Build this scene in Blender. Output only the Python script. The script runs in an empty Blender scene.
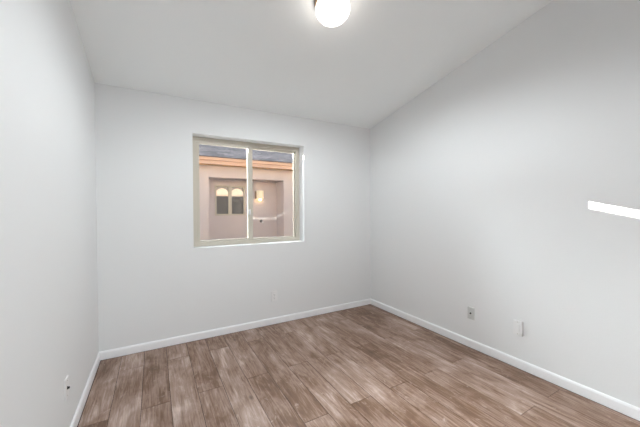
import bpy, bmesh, math, random
from mathutils import Vector, Matrix

C = bpy.context.scene.collection
S = bpy.context.scene
random.seed(11)

# ------------------------------------------------------------------ camera
CAM = Vector((0.436, -3.203, 1.3265))
yaw, pitch, roll = 0.5166, -0.01467, -0.00435
F = Vector((math.sin(yaw)*math.cos(pitch), math.cos(yaw)*math.cos(pitch), math.sin(pitch)))
R = Vector((math.cos(yaw), -math.sin(yaw), 0)); U = R.cross(F)
R2 = R*math.cos(roll) + U*math.sin(roll)
U2 = U*math.cos(roll) - R*math.sin(roll)
cd = bpy.data.cameras.new('camera'); cam = bpy.data.objects.new('camera', cd); C.objects.link(cam)
m = Matrix((R2, U2, -F)).transposed().to_4x4(); m.translation = CAM
cam.matrix_world = m
cd.sensor_width = 36.0; cd.lens = 292.77/640*36; cd.clip_start = 0.02
S.camera = cam

# ------------------------------------------------------------------ view, sky, sun, added fill light from the hall
S.view_settings.view_transform = 'Standard'
S.view_settings.look = 'None'
S.view_settings.gamma = 1.0
S.view_settings.exposure = 0.06
S.cycles.max_bounces = 12
S.cycles.diffuse_bounces = 10
S.cycles.transparent_max_bounces = 16
S.cycles.sample_clamp_indirect = 6.0

SUN_D = Vector((0.437, -1.0, -0.258)).normalized()       # travel direction of the sunlight
w = bpy.data.worlds.new('sky'); S.world = w; w.use_nodes = True
nt = w.node_tree; nt.nodes.clear()
sky = nt.nodes.new('ShaderNodeTexSky'); sky.sky_type = 'NISHITA'; sky.sun_disc = False
sky.sun_elevation = math.asin(-SUN_D.z)
sky.sun_rotation = math.atan2(-SUN_D.x, -SUN_D.y)
sky.air_density = 1.0; sky.dust_density = 1.6; sky.ozone_density = 1.0
hs = nt.nodes.new('ShaderNodeHueSaturation'); hs.inputs['Saturation'].default_value = 0.25
bg = nt.nodes.new('ShaderNodeBackground'); bg.inputs['Strength'].default_value = 0.45
wo = nt.nodes.new('ShaderNodeOutputWorld')
nt.links.new(sky.outputs[0], hs.inputs['Color']); nt.links.new(hs.outputs[0], bg.inputs[0]); nt.links.new(bg.outputs[0], wo.inputs[0])

sd = bpy.data.lights.new('sun', 'SUN'); sd.energy = 80.0; sd.angle = 0.0012; sd.color = (1.0, 0.93, 0.84)
so = bpy.data.objects.new('sun', sd); C.objects.link(so)
so.rotation_euler = SUN_D.to_track_quat('-Z', 'Y').to_euler()
so.location = (-6, 14, 6)
# the bright sky around the low sun
gd = bpy.data.lights.new('sky_glow', 'SUN'); gd.energy = 25.0; gd.angle = math.radians(44); gd.color = (0.88, 0.96, 1.0)
go = bpy.data.objects.new('sky_glow', gd); C.objects.link(go); go.location = (-6, 12, 9)
go.rotation_euler = Vector((0.437, -1.0, -math.tan(math.radians(33))*1.09)).to_track_quat('-Z', 'Y').to_euler()

ad = bpy.data.lights.new('hall_fill', 'AREA'); ad.shape = 'RECTANGLE'; ad.size = 1.5; ad.size_y = 1.7
ad.energy = 20.0; ad.color = (0.90, 0.97, 1.0)
ao = bpy.data.objects.new('hall_fill', ad); C.objects.link(ao)
ao.location = (0.55, -4.86, 1.35); ao.rotation_euler = (math.radians(90), 0, 0)     # added fill light in the hall's end opening, facing +y

# ------------------------------------------------------------------ helpers
def tag(o, label=None, cat=None, group=None, kind=None):
    if label: o['label'] = label
    if cat: o['category'] = cat
    if group: o['group'] = group
    if kind: o['kind'] = kind
    return o

def empty(name, loc):
    o = bpy.data.objects.new(name, None); C.objects.link(o); o.location = loc
    o.empty_display_size = 0.1
    return o

def obj(name, bm, mat, parent=None, kind=None, smooth=False, bevel=0.0, seg=2):
    """link bm (world coordinates) as ONE mesh object; under a parent it keeps its world place"""
    bmesh.ops.recalc_face_normals(bm, faces=bm.faces)
    if bevel:
        bmesh.ops.bevel(bm, geom=[e for e in bm.edges if len(e.link_faces) == 2 and e.calc_face_angle(0) > 0.6],
                        offset=bevel, segments=seg, profile=0.5, affect='EDGES')
    me = bpy.data.meshes.new(name)
    if parent:
        off = Vector(parent.location)
        q = parent.parent
        while q: off += Vector(q.location); q = q.parent
        bmesh.ops.translate(bm, vec=-off, verts=bm.verts)
    bm.to_mesh(me); bm.free()
    if smooth:
        for p in me.polygons: p.use_smooth = True
    me.materials.append(mat)
    o = bpy.data.objects.new(name, me); C.objects.link(o)
    if parent: o.parent = parent
    if kind: o['kind'] = kind
    return o

def bx(bm, a, b):
    (x0, y0, z0), (x1, y1, z1) = a, b
    vs = [bm.verts.new(p) for p in ((x0,y0,z0),(x1,y0,z0),(x1,y1,z0),(x0,y1,z0),(x0,y0,z1),(x1,y0,z1),(x1,y1,z1),(x0,y1,z1))]
    for f in ((0,3,2,1),(4,5,6,7),(0,1,5,4),(1,2,6,5),(2,3,7,6),(3,0,4,7)):
        bm.faces.new([vs[i] for i in f])
    return vs

def boxes(*ab):
    bm = bmesh.new()
    for a, b in ab: bx(bm, a, b)
    return bm

def prism(pts, axis, a, b):
    """extrude a closed 2-D outline along x / y / z"""
    bm = bmesh.new()
    def P(u, v, t):
        return {'x': (t, u, v), 'y': (u, t, v), 'z': (u, v, t)}[axis]
    lo = [bm.verts.new(P(u, v, a)) for u, v in pts]
    hi = [bm.verts.new(P(u, v, b)) for u, v in pts]
    bm.faces.new(lo); bm.faces.new(hi[::-1])
    n = len(pts)
    for i in range(n):
        bm.faces.new((lo[i], lo[(i+1) % n], hi[(i+1) % n], hi[i]))
    return bm

def lathe(prof, centre, axis, n=40):
    """profile (radius, height along axis) spun about axis through centre"""
    bm = bmesh.new()
    ax = Vector(axis).normalized()
    t = Vector((1, 0, 0)) if abs(ax.x) < .9 else Vector((0, 1, 0))
    u = ax.cross(t).normalized(); v = ax.cross(u)
    c = Vector(centre); rings = []
    for r, h in prof:
        if r < 1e-6: rings.append([bm.verts.new(c + ax*h)])
        else: rings.append([bm.verts.new(c + ax*h + (u*math.cos(2*math.pi*i/n) + v*math.sin(2*math.pi*i/n))*r) for i in range(n)])
    for a, b in zip(rings, rings[1:]):
        for i in range(n):
            j = (i+1) % n
            if len(a) == 1 and len(b) == 1: continue
            if len(a) == 1: bm.faces.new((a[0], b[i], b[j]))
            elif len(b) == 1: bm.faces.new((a[i], b[0], a[j]))
            else: bm.faces.new((a[i], b[i], b[j], a[j]))
    return bm

def frame_ring(x0, x1, z0, z1, w, y0, y1, wb=None, wt=None):
    """rectangular frame in the xz plane, members of width w, lying between y0 and y1"""
    wb = w if wb is None else wb; wt = w if wt is None else wt
    bm = bmesh.new()
    o = ((x0,z0),(x1,z0),(x1,z1),(x0,z1)); i = ((x0+w,z0+wb),(x1-w,z0+wb),(x1-w,z1-wt),(x0+w,z1-wt))
    V = [[bm.verts.new((p[0], y, p[1])) for p in q] for y in (y0, y1) for q in (o, i)]
    of, if_, ob, ib = V
    for k in range(4):
        l = (k+1) % 4
        bm.faces.new((of[k], of[l], if_[l], if_[k])); bm.faces.new((ob[l], ob[k], ib[k], ib[l]))
        bm.faces.new((of[l], of[k], ob[k], ob[l])); bm.faces.new((if_[k], if_[l], ib[l], ib[k]))
    return bm

# ------------------------------------------------------------------ materials
def srgb(r, g, b):
    f = lambda c: (c/255/12.92 if c/255 <= .04045 else ((c/255+.055)/1.055)**2.4)
    return (f(r), f(g), f(b), 1)

def mat(name, col, rough=0.6, metal=0.0, bump=None, mottle=None, spec=0.5):
    m = bpy.data.materials.new(name); m.use_nodes = True
    n = m.node_tree; p = n.nodes['Principled BSDF']
    p.inputs['Base Color'].default_value = col; p.inputs['Roughness'].default_value = rough
    p.inputs['Metallic'].default_value = metal; p.inputs['Specular IOR Level'].default_value = spec
    tc = n.nodes.new('ShaderNodeTexCoord')
    if bump:
        sc, st, dist = bump
        no = n.nodes.new('ShaderNodeTexNoise'); no.inputs['Scale'].default_value = sc; no.inputs['Detail'].default_value = 5
        b = n.nodes.new('ShaderNodeBump'); b.inputs['Strength'].default_value = st; b.inputs['Distance'].default_value = dist
        n.links.new(tc.outputs['Object'], no.inputs['Vector']); n.links.new(no.outputs[0], b.inputs['Height']); n.links.new(b.outputs[0], p.inputs['Normal'])
    if mottle:
        sc, amt = mottle
        no = n.nodes.new('ShaderNodeTexNoise'); no.inputs['Scale'].default_value = sc; no.inputs['Detail'].default_value = 4
        mr = n.nodes.new('ShaderNodeMapRange'); mr.inputs['To Min'].default_value = 1-amt; mr.inputs['To Max'].default_value = 1+amt
        mx = n.nodes.new('ShaderNodeVectorMath'); mx.operation = 'SCALE'; mx.inputs[0].default_value = col[:3]
        n.links.new(tc.outputs['Object'], no.inputs['Vector']); n.links.new(no.outputs[0], mr.inputs['Value'])
        n.links.new(mr.outputs[0], mx.inputs['Scale']); n.links.new(mx.outputs[0], p.inputs['Base Color'])
    return m

def emit(name, col, strength, base=(1, 1, 1, 1)):
    m = bpy.data.materials.new(name); m.use_nodes = True
    p = m.node_tree.nodes['Principled BSDF']; p.inputs['Base Color'].default_value = base
    p.inputs['Emission Color'].default_value = col; p.inputs['Emission Strength'].default_value = strength
    p.inputs['Roughness'].default_value = 0.3
    return m

def glass(name, tint=(0.97, 0.98, 0.98, 1), extra=0.0, ior=1.5):
    m = bpy.data.materials.new(name); m.use_nodes = True; n = m.node_tree; n.nodes.clear()
    o = n.nodes.new('ShaderNodeOutputMaterial'); t = n.nodes.new('ShaderNodeBsdfTransparent'); g = n.nodes.new('ShaderNodeBsdfGlossy')
    t.inputs[0].default_value = tint; g.inputs['Roughness'].default_value = 0.0; g.inputs[0].default_value = (1, 1, 1, 1)
    fr = n.nodes.new('ShaderNodeFresnel'); fr.inputs[0].default_value = ior
    ad_ = n.nodes.new('ShaderNodeMath'); ad_.operation = 'ADD'; ad_.inputs[1].default_value = extra; ad_.use_clamp = True
    mx = n.nodes.new('ShaderNodeMixShader')
    n.links.new(fr.outputs[0], ad_.inputs[0]); n.links.new(ad_.outputs[0], mx.inputs[0])
    n.links.new(t.outputs[0], mx.inputs[1]); n.links.new(g.outputs[0], mx.inputs[2]); n.links.new(mx.outputs[0], o.inputs[0])
    return m

M = {}
M['paint'] = mat('wall_paint', (0.794, 0.803, 0.808, 1), 0.75, bump=(90, 0.12, 0.004), spec=0.3)
M['ceil'] = mat('ceiling_paint', (0.925, 0.95, 0.955, 1), 0.85, bump=(70, 0.15, 0.004), spec=0.2)
M['trim'] = mat('trim_paint', (0.90, 0.905, 0.92, 1), 0.4)
M['vinyl'] = mat('almond_vinyl', srgb(196, 189, 176), 0.45)
M['plate'] = mat('white_plastic', (0.82, 0.82, 0.82, 1), 0.35)
M['greyplate'] = mat('grey_plastic', srgb(205, 207, 205), 0.4)
M['dark'] = mat('dark_plastic', (0.03, 0.03, 0.03, 1), 0.4)
M['metal'] = mat('brushed_metal', (0.55, 0.53, 0.5, 1), 0.35, metal=1)
M['bronze'] = mat('bronze_metal', srgb(120, 100, 80), 0.45, metal=0.4)
M['stucco'] = mat('pink_stucco', srgb(212, 202, 203), 0.9, bump=(60, 0.5, 0.01), mottle=(3, 0.06), spec=0.2)
M['ourstucco'] = mat('tan_stucco', srgb(96, 84, 74), 0.9, bump=(60, 0.5, 0.01), mottle=(3, 0.06), spec=0.2)
M['fascia'] = mat('peach_paint', srgb(200, 170, 153), 0.7, spec=0.3)
M['soffit'] = mat('soffit_paint', srgb(236, 200, 150), 0.8, spec=0.2)
M['gravel'] = mat('gravel', srgb(112, 104, 97), 0.95, bump=(120, 1.0, 0.02), mottle=(60, 0.25), spec=0.1)
M['globe'] = emit('lit_opal_glass', (1.0, 0.93, 0.85, 1), 4.6)
M['lantern'] = emit('lit_amber_glass', (1.0, 0.80, 0.55, 1), 0.38, srgb(235, 220, 190))
M['bulb'] = emit('lit_bulb', (1.0, 0.62, 0.25, 1), 14.0)
M['pane'] = glass('window_glass')
M['farpane'] = glass('coated_glass', (0.90, 0.91, 0.93, 1), 0.06)
M['glow_panel'] = emit('glowing_peach', (1.0, 0.74, 0.50, 1), 0.55, srgb(250, 226, 196))
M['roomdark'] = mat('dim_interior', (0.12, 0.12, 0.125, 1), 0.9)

def shingles():
    m = bpy.data.materials.new('grey_shingles'); m.use_nodes = True; n = m.node_tree; p = n.nodes['Principled BSDF']
    tc = n.nodes.new('ShaderNodeTexCoord'); mp = n.nodes.new('ShaderNodeMapping')
    br = n.nodes.new('ShaderNodeTexBrick'); br.inputs['Scale'].default_value = 1.0
    br.inputs['Brick Width'].default_value = 0.30; br.inputs['Row Height'].default_value = 0.14
    br.inputs['Mortar Size'].default_value = 0.008; br.inputs['Bias'].default_value = 0.0
    br.inputs['Color1'].default_value = srgb(118, 114, 118); br.inputs['Color2'].default_value = srgb(86, 84, 88); br.inputs['Mortar'].default_value = srgb(50, 48, 50)
    no = n.nodes.new('ShaderNodeTexNoise'); no.inputs['Scale'].default_value = 14; no.inputs['Detail'].default_value = 6
    mr = n.nodes.new('ShaderNodeMapRange'); mr.inputs['From Min'].default_value = .3; mr.inputs['From Max'].default_value = .7; mr.inputs['To Min'].default_value = 0.6; mr.inputs['To Max'].default_value = 1.45
    mx = n.nodes.new('ShaderNodeVectorMath'); mx.operation = 'SCALE'
    n.links.new(tc.outputs['Object'], br.inputs['Vector']); n.links.new(tc.outputs['Object'], no.inputs['Vector'])
    n.links.new(no.outputs[0], mr.inputs['Value']); n.links.new(br.outputs[0], mx.inputs[0]); n.links.new(mr.outputs[0], mx.inputs['Scale'])
    n.links.new(mx.outputs[0], p.inputs['Base Color']); p.inputs['Roughness'].default_value = 1.0; p.inputs['Specular IOR Level'].default_value = 0.0
    return m
M['shingle'] = shingles()

def wood():
    m = bpy.data.materials.new('oak_planks'); m.use_nodes = True; n = m.node_tree; p = n.nodes['Principled BSDF']; L = n.links.new
    N = n.nodes.new
    tc = N('ShaderNodeTexCoord'); at = N('ShaderNodeVertexColor'); at.layer_name = 'plank'
    sep = N('ShaderNodeSeparateColor'); L(at.outputs['Color'], sep.inputs[0])
    off = N('ShaderNodeVectorMath'); off.operation = 'SCALE'; L(at.outputs['Color'], off.inputs[0]); off.inputs['Scale'].default_value = 37.0
    add = N('ShaderNodeVectorMath'); add.operation = 'ADD'; L(tc.outputs['Object'], add.inputs[0]); L(off.outputs[0], add.inputs[1])
    def noise(scale, sx, sy, det=5, dist=0.0):
        mp = N('ShaderNodeMapping'); mp.inputs['Scale'].default_value = (sx, sy, 1); L(add.outputs[0], mp.inputs['Vector'])
        t = N('ShaderNodeTexNoise'); t.inputs['Scale'].default_value = scale; t.inputs['Detail'].default_value = det
        t.inputs['Distortion'].default_value = dist; t.inputs['Roughness'].default_value = 0.6
        L(mp.outputs[0], t.inputs['Vector']); return t.outputs[0]
    def ramp(v, a, b, x0, x1):
        r = N('ShaderNodeMapRange'); L(v, r.inputs['Value']); r.inputs['From Min'].default_value = x0; r.inputs['From Max'].default_value = x1
        r.inputs['To Min'].default_value = a; r.inputs['To Max'].default_value = b; return r.outputs[0]
    def math_(op, a, b):
        q = N('ShaderNodeMath'); q.operation = op
        for i, v in enumerate((a, b)):
            if isinstance(v, (int, float)): q.inputs[i].default_value = v
            else: L(v, q.inputs[i])
        return q.outputs[0]
    cloud = ramp(noise(2.4, 1.7, 0.9, 5, 0.8), -0.5, 0.5, 0.3, 0.7)
    streak = ramp(noise(9, 5.0, 0.35, 6, 1.2), -0.5, 0.5, 0.3, 0.7)
    fine = ramp(noise(60, 4.0, 0.18, 4), -0.5, 0.5, 0.3, 0.7)
    tone = ramp(sep.outputs[0], -0.5, 0.5, 0, 1)
    v = math_('ADD', math_('MULTIPLY', cloud, 0.42), math_('MULTIPLY', streak, 0.34))
    v = math_('ADD', v, math_('MULTIPLY', fine, 0.12)); v = math_('ADD', v, math_('MULTIPLY', tone, 0.20)); v = math_('ADD', v, 0.5)
    cr = N('ShaderNodeValToRGB'); L(v, cr.inputs[0])
    e = cr.color_ramp.elements
    e[0].position = 0.05; e[0].color = srgb(72, 50, 36); e[1].position = 0.95; e[1].color = srgb(212, 192, 183)
    e.new(0.35).color = srgb(114, 84, 63); e.new(0.62).color = srgb(159, 134, 120)
    # pale scuffed marks and small dark knots of the printed board
    pale = ramp(noise(7, 2.2, 1.0, 6, 2.5), 0, 0.5, 0.60, 0.74)
    mx = N('ShaderNodeMix'); mx.data_type = 'RGBA'; L(pale, mx.inputs[0]); L(cr.outputs[0], mx.inputs[6]); mx.inputs[7].default_value = srgb(204, 186, 177)
    vo = N('ShaderNodeTexVoronoi'); mp = N('ShaderNodeMapping'); mp.inputs['Scale'].default_value = (1.6, 0.8, 1); L(add.outputs[0], mp.inputs['Vector'])
    vo.inputs['Scale'].default_value = 2.4; L(mp.outputs[0], vo.inputs['Vector'])
    knot = ramp(vo.outputs['Distance'], 0.75, 0.0, 0.02, 0.07)
    mk = N('ShaderNodeMix'); mk.data_type = 'RGBA'; L(knot, mk.inputs[0]); L(mx.outputs[2], mk.inputs[6]); mk.inputs[7].default_value = srgb(84, 62, 50)
    L(mk.outputs[2], p.inputs['Base Color'])
    p.inputs['Roughness'].default_value = 0.42; p.inputs['Specular IOR Level'].default_value = 0.5
    b = N('ShaderNodeBump'); b.inputs['Strength'].default_value = 0.15; b.inputs['Distance'].default_value = 0.002; L(v, b.inputs['Height']); L(b.outputs[0], p.inputs['Normal'])
    return m
M['wood'] = wood()
M['seam'] = mat('seam_dark', srgb(44, 31, 25), 0.8)

# ------------------------------------------------------------------ room shell
W, H, SL = 3.063, 2.44, 0.2096          # width, ceiling height at the back wall, ceiling rise per metre
YR = -3.30                              # rear wall (with the doorway the picture is taken from)
YH = -4.85                              # far end of the hall
TH = 0.15
ceil_z = lambda y: H - SL*y
X0, X1, Z0, Z1 = 0.784, 2.033, 0.936, 2.098     # window opening

# floor: planks as one floor surface, with dark seams between them
def planks():
    bm = bmesh.new(); col = bm.loops.layers.float_color.new('plank')
    pw, x_off, plen = 0.1768, 0.172, 1.28
    rnd = random.Random(23)
    k = -7
    while True:
        xa, xb = x_off + (k)*pw, x_off + (k+1)*pw
        if xa > W + 0.0: break
        y = -0.31 if k % 2 == 0 else -0.94
        ends = [y + plen*i for i in range(-6, 3)]
        for ya, yb in zip(ends, ends[1:]):
            a0, a1 = max(xa, -1.0) + .0016, min(xb, W - .018) - .0016
            b0, b1 = max(ya, YH) + .0016, min(yb, -.018) - .0016
            if a0 < .018:                       # boards along the left wall stop short of its baseboard
                if a1 > .05: a0 = .018
                else: b1 = min(b1, YR - .12)
            if a1 - a0 < .01 or b1 - b0 < .01: continue
            c = (rnd.random(), rnd.random(), rnd.random(), 1)
            vs = [bm.verts.new(q) for q in ((a0, b0, 0), (a1, b0, 0), (a1, b1, 0), (a0, b1, 0))]
            lo = [bm.verts.new((q.co.x, q.co.y, -.003)) for q in vs]
            fs = [bm.faces.new(vs)] + [bm.faces.new((vs[(i+1) % 4], vs[i], lo[i], lo[(i+1) % 4])) for i in range(4)]
            for f in fs:
                for l in f.loops: l[col] = c
        k += 1
    return bm
fl = obj('floor', planks(), M['wood'], kind='structure')
obj('subfloor', boxes(((-1.2, YH-.1, -.12), (W+.2, 0.2, -.0028))), M['seam'], fl)

# back wall with the window opening (inside painted, thick)
WT = 0.20
def holed(x0, x1, ztop, y0, y1):
    return boxes(((x0, y0, 0), (X0, y1, ztop)), ((X1, y0, 0), (x1, y1, ztop)), ((X0, y0, 0), (X1, y1, Z0)), ((X0, y0, Z1), (X1, y1, ztop)))
obj('wall_back', holed(-TH, W+TH, H-.001, 0, WT-.02), M['paint'], kind='structure')
obj('wall_exterior', boxes(((-5, WT-.02, -.1), (X0, WT, H-.02)), ((X1, WT-.02, -.1), (9, WT, H-.02)), ((X0, WT-.02, -.1), (X1, WT, Z0)), ((X0, WT-.02, Z1), (X1, WT, H-.02))), M['ourstucco'], kind='structure')

side = [(0, 0), (0, H), (YR-.12, ceil_z(YR-.12)), (YR-.12, 0)]
sideL = prism(side, 'x', -TH, 0); sideR = prism(side, 'x', W, W+TH)
obj('wall_left', sideL, M['paint'], kind='structure')
obj('wall_right', sideR, M['paint'], kind='structure')
cs = [(WT, ceil_z(WT)), (YR-.12, ceil_z(YR-.12)), (YR-.12, ceil_z(YR-.12)+.16), (WT, ceil_z(WT)+.16)]
obj('ceiling', prism(cs, 'x', -TH, W+TH), M['ceil'], kind='structure')
# rear wall: doorway at its left end
DX0, DX1, DZ = 0.04, 0.90, 2.04
zr = ceil_z(YR) - .002
obj('wall_rear', boxes(((0, YR-.12, 0), (DX0, YR, zr)), ((DX1, YR-.12, 0), (W, YR, zr)), ((DX0, YR-.12, DZ), (DX1, YR, zr))), M['paint'], kind='structure')
obj('trim_1', boxes(((DX1, YR, 0), (DX1+.06, YR+.014, DZ+.06)), ((DX0-.03, YR, DZ), (DX1, YR+.014, DZ+.06))), M['trim'], kind='structure')
# hall beyond the doorway, with an opening added at its end for the fill light
hz = 2.44
obj('wall_hall', boxes(((-1.0-TH, YH, 0), (-1.0, YR-.12, hz)), ((2.0, YH, 0), (2.0+TH, YR-.12, hz)), ((-1.0, YR-.12, 0), (-TH, YR-.02, hz)),
                       ((-1.0-TH, YH-TH, 0), (-.25, YH, hz)), ((1.35, YH-TH, 0), (2.0+TH, YH, hz)), ((-.25, YH-TH, 0), (1.35, YH, .4)), ((-.25, YH-TH, 2.25), (1.35, YH, hz))), M['paint'], kind='structure')
obj('ceiling_hall', boxes(((-1.0-TH, YH-TH, hz), (2.0+TH, YR-.121, hz+.1))), M['ceil'], kind='structure')

# baseboards
BH, BT = 0.075, 0.013
prof = lambda s: [(0, 0), (s*BT, 0), (s*BT, BH-.014), (s*(BT-.003), BH-.006), (s*.005, BH), (0, BH)]
obj('baseboard_back', prism(prof(-1), 'x', 0, W), M['trim'], kind='structure')
def along_y(x, s):
    return prism([(x + u, v) for u, v in prof(s)], 'y', YR, -BT)
obj('baseboard_left', along_y(0, 1), M['trim'], kind='structure')
obj('baseboard_right', along_y(W, -1), M['trim'], kind='structure')
obj('baseboard_rear', prism([(YR - u, v) for u, v in prof(-1)], 'x', DX1+.06, W-BT), M['trim'], kind='structure')

# ------------------------------------------------------------------ sliding window
win = empty('window_1', (X0, .13, Z0)); tag(win, kind='structure')
YF = .130
fr = obj('frame', frame_ring(X0, X1, Z0, Z1, .046, YF, .205, wb=.040, wt=.043), M['vinyl'], win, bevel=.003)
obj('track', boxes(((X0+.046, YF+.028, Z0+.04), (X1-.046, YF+.034, Z0+.052)), ((X0+.046, YF+.028, Z1-.055), (X1-.046, YF+.034, Z1-.043))), M['vinyl'], fr)
sash = obj('sash', frame_ring(X0+.046, 1.413, Z0+.040, Z1-.043, .032, YF+.004, YF+.026, wb=.022, wt=.030), M['vinyl'], win, bevel=.002)
obj('pane', boxes(((X0+.076, YF+.013, Z0+.060), (1.383, YF+.017, Z1-.071))), M['pane'], sash)
fx = obj('fixed_frame', frame_ring(1.385, X1-.046, Z0+.040, Z1-.043, .016, YF+.036, YF+.060, wb=.014, wt=.026), M['vinyl'], win, bevel=.002)
obj('interlock', boxes(((1.3995, YF+.037, Z0+.052), (1.446, YF+.059, Z1-.067))), M['vinyl'], fx)
obj('pane', boxes(((1.440, YF+.046, Z0+.052), (X1-.060, YF+.050, Z1-.067))), M['pane'], fx)
latch = boxes(((1.387, YF-.012, 1.27), (1.407, YF+.0045, 1.33)), ((1.391, YF-.020, 1.285), (1.403, YF-.011, 1.312)))
tag(obj('latch', latch, M['plate'], sash, bevel=.002), 'small white latch')

# ------------------------------------------------------------------ ceiling lamp
nrm = Vector((0, -SL, -1)).normalized()
LC = Vector((1.506, -1.492, 0)); LC.z = ceil_z(LC.y)
lamp = empty('ceiling_light', LC)
tag(lamp, 'round white opal glass ceiling light glowing on the sloped ceiling', 'ceiling light')
obj('base', lathe([(0, 0), (.115, 0), (.119, .004), (.119, .026), (.114, .030), (0, .030)], LC, nrm, 48), M['bronze'], lamp, smooth=False)
gp = [(.097, .0305)]
for i in range(1, 15):
    a = math.radians(-32 + (90+32)*i/14)
    gp.append((.117*math.cos(a) if i < 14 else 0, .076 + .084*math.sin(a)))
obj('glass_globe', lathe(gp, LC, nrm, 48), M['globe'], lamp, smooth=True)

sp = bpy.data.lights.new('ceiling_bulb', 'SPOT'); sp.energy = 102.0; sp.spot_size = math.radians(179); sp.spot_blend = 0.48
sp.shadow_soft_size = 0.10; sp.color = (0.92, 0.975, 1.0)
spo = bpy.data.objects.new('ceiling_bulb', sp); C.objects.link(spo); spo.location = nrm*.172; spo.parent = lamp

# ------------------------------------------------------------------ wall plates
def plate(name, pos, u, n, label, mt, kind, group=None, w=.072, h=.118, t=.006):
    """pos = wall point at the plate's centre, u = direction to the viewer's right, n = out of the wall"""
    pos, u, n = Vector(pos), Vector(u), Vector(n); up = Vector((0, 0, 1))
    root = empty(name, pos); tag(root, label, 'outlet' if kind == 'duplex' else 'wall plate', group)
    def slab(a0, a1, z0, z1, d0, d1, inset=0.0):
        bm = bmesh.new()
        lo = [bm.verts.new(pos + u*a + up*z + n*d0) for a, z in ((a0, z0), (a1, z0), (a1, z1), (a0, z1))]
        hi = [bm.verts.new(pos + u*a + up*z + n*d1) for a, z in ((a0+inset, z0+inset), (a1-inset, z0+inset), (a1-inset, z1-inset), (a0+inset, z1-inset))]
        bm.faces.new(lo); bm.faces.new(hi)
        for i in range(4): bm.faces.new((lo[i], lo[(i+1) % 4], hi[(i+1) % 4], hi[i]))
        return bm
    obj('cover_plate', slab(-w/2, w/2, -h/2, h/2, 0, t, .004), mt, root)
    def screw(z):
        obj('screw', lathe([(0, 0), (.0034, 0), (.0030, .0012), (0, .0016)], pos + up*z + n*t, n, 16), M['metal'], root)
    if kind == 'duplex':
        for s in (-1, 1):
            r = obj('receptacle', slab(-.017, .017, s*.0195-.0145, s*.0195+.0145, t-.001, t+.002, .0015), mt, root)
            z = s*.0195
            for a, hh in ((-.0065, .0045), (.0065, .0035)):
                obj('slot', slab(a-.0011, a+.0011, z-hh+.002, z+hh+.002, t+.0015, t+.0022), M['dark'], r)
            obj('ground_hole', lathe([(0, 0), (.0024, 0), (.0024, .0006), (0, .0006)], pos + up*(z-.0085) + n*(t+.0016), n, 14), M['dark'], r)
        screw(0)
    elif kind == 'coax':
        obj('jack', lathe([(0, 0), (.0085, 0), (.0085, .003), (.0055, .003), (.0055, .010), (.004, .010), (.004, .006), (0, .006)], pos + n*t, n, 18), M['dark'], root)
        for z in (-.042, .042): screw(z)
    elif kind == 'decora':
        obj('rocker', slab(-.0165, .0165, -.0335, .0335, t-.001, t+.003, .002), mt, root)
        for z in (-.049, .049): screw(z)
    return root
plate('outlet', (1.640, 0, .322), (1, 0, 0), (0, -1, 0), 'white power outlet low on the back wall below the window', M['plate'], 'duplex')
plate('coax_plate', (W, -1.493, .327), (0, -1, 0), (-1, 0, 0), 'pale grey wall plate with one dark jack, low on the right wall nearer the corner', M['greyplate'], 'coax')
plate('blank_plate', (W, -1.912, .336), (0, -1, 0), (-1, 0, 0), 'bright white raised wall plate low on the right wall, farther from the corner', M['plate'], 'decora', t=.016)
plate('cable_plate', (0, -1.095, .335), (0, 1, 0), (1, 0, 0), 'white wall plate with one dark hole, low on the left wall', M['plate'], 'coax', t=.006)

# ------------------------------------------------------------------ outside: own eave, yard, the neighbouring house
ev = [(.60, 2.43), (.60, 2.55), (-.3, ceil_z(-.3)+.30), (-.3, ceil_z(-.3)+.161), (WT, ceil_z(WT)+.161), (WT, 2.43)]
obj('roof_eave', prism(ev, 'x', -5, 9), M['soffit'], kind='structure')
obj('ground', boxes(((-9, WT, -.25), (14, 16, -.10)), ((-9, -9, -.25), (14, WT, -.13))), M['gravel'], kind='structure')

YW, YB, FY = 4.60, 5.15, 4.30            # wall face, recess back, fascia face
RX0, RX1, RZ = 1.652, 3.676, 2.15        # recess
NX0, NX1 = -4.0, 10.0
house = empty('house', (2.6, YW, -.1))
tag(house, 'pink stucco house with grey shingle roof and peach fascia seen through the window', 'house')
wx0, wx1, wz0, wz1 = 1.885, 2.717, 1.163, 1.998
obj('wall', boxes(((NX0, YW, -.1), (RX0, YB, 2.56)), ((RX1, YW, -.1), (NX1, YB, 2.56)), ((RX0, YW, RZ), (RX1, YB, 2.56)),
                  ((NX0, YB, -.1), (wx0, YB+.2, 2.56)), ((wx1, YB, -.1), (NX1, YB+.2, 2.56)), ((wx0, YB, -.1), (wx1, YB+.2, wz0)), ((wx0, YB, wz1), (wx1, YB+.2, 2.56))), M['stucco'], house)
obj('soffit', boxes(((NX0, FY+.02, 2.45), (NX1, YW, 2.47))), M['soffit'], house)
fa = obj('fascia', boxes(((NX0, FY, 2.435), (NX1, FY+.03, 2.53))), M['fascia'], house, bevel=.006)
obj('drip_board', boxes(((NX0, FY-.035, 2.525), (NX1, FY+.03, 2.605))), M['fascia'], fa, bevel=.012)
PITCH = 0.40; YT = 7.35
zt = 2.61 + PITCH*(YT-FY)
obj('roof', prism([(FY-.06, 2.605), (FY-.06, 2.62), (YT, zt), (YT+4, zt-1.6), (YT+4, zt-1.7), (YT, zt-.1)], 'x', NX0-2, NX1+3), M['shingle'], house)
nw = obj('window', frame_ring(wx0, wx1, wz0, wz1, .045, YB-.012, YB+.06), M['vinyl'], house, bevel=.004)
xm = (wx0+wx1)/2 - .005
obj('mullion', boxes(((xm-.045, YB-.006, wz0+.045), (xm+.045, YB+.05, wz1-.045))), M['vinyl'], nw)
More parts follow.
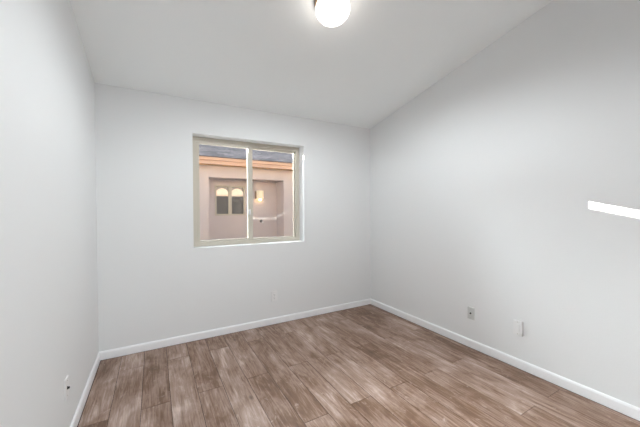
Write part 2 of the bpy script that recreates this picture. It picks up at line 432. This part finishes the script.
for a, b in ((wx0+.045, xm-.045), (xm+.045, wx1-.045)):
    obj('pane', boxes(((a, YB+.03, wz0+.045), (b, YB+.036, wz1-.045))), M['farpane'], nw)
    # an added peach panel with an arched top edge glows behind each pane
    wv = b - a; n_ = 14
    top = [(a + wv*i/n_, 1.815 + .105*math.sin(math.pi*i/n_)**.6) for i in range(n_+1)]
    tag(obj('glow_panel', prism([(b, 1.70), (a, 1.70)] + top, 'y', YB+.050, YB+.062), M['glow_panel'], nw), 'peach glowing arched panel')
obj('room_backing', boxes(((wx0-.05, YB+.6, wz0-.1), (wx1+.05, YB+.62, wz1+.1)), ((wx0-.05, YB+.2, wz1+.05), (wx1+.05, YB+.6, wz1+.1)), ((wx0-.05, YB+.2, wz0-.1), (wx1+.05, YB+.6, wz0-.05)),
                          ((wx0-.1, YB+.2, wz0-.1), (wx0-.05, YB+.62, wz1+.1)), ((wx1+.05, YB+.2, wz0-.1), (wx1+.1, YB+.62, wz1+.1))), M['roomdark'], nw)

# lit lantern on the recess wall
lx, lz = 3.127, 1.74
lan = empty('wall_lantern', (lx, YB, lz))
tag(lan, 'lit amber wall lantern on the pink stucco house outside', 'wall lamp')
obj('back_plate', boxes(((lx-.125, YB-.035, lz-.10), (lx+.03, YB, lz+.12))), M['bronze'], lan, bevel=.006)
pts = [(lx+.02+.105*math.cos(a), YB-.03-.11*math.sin(a)) for a in [math.pi*i/16 for i in range(17)]]
obj('lamp_shade', prism(pts, 'z', lz-.11, lz+.135), M['lantern'], lan)
obj('bulb', lathe([(0, 0), (.03, .01), (.04, .035), (.03, .05), (0, .05)], (lx+.01, YB-.075, lz-.16), (0, 0, 1), 20), M['bulb'], lan, smooth=True)

# small round fixture on the stucco below the lantern
fx0 = Vector((3.182, YB-.001, 0.987))
ff = empty('hose_tap', fx0)
tag(ff, 'small dark round tap with a white knob on the stucco below the lantern', 'tap')
obj('flange', lathe([(0, 0), (.045, 0), (.045, .012), (.02, .02), (.018, .06), (0, .06)], fx0, (0, -1, 0), 20), M['dark'], ff)
obj('knob', lathe([(0, 0), (.028, 0), (.030, .012), (.02, .018), (0, .018)], fx0 + Vector((.03, -.06, -.035)), (0, -1, 0), 18), M['plate'], ff)
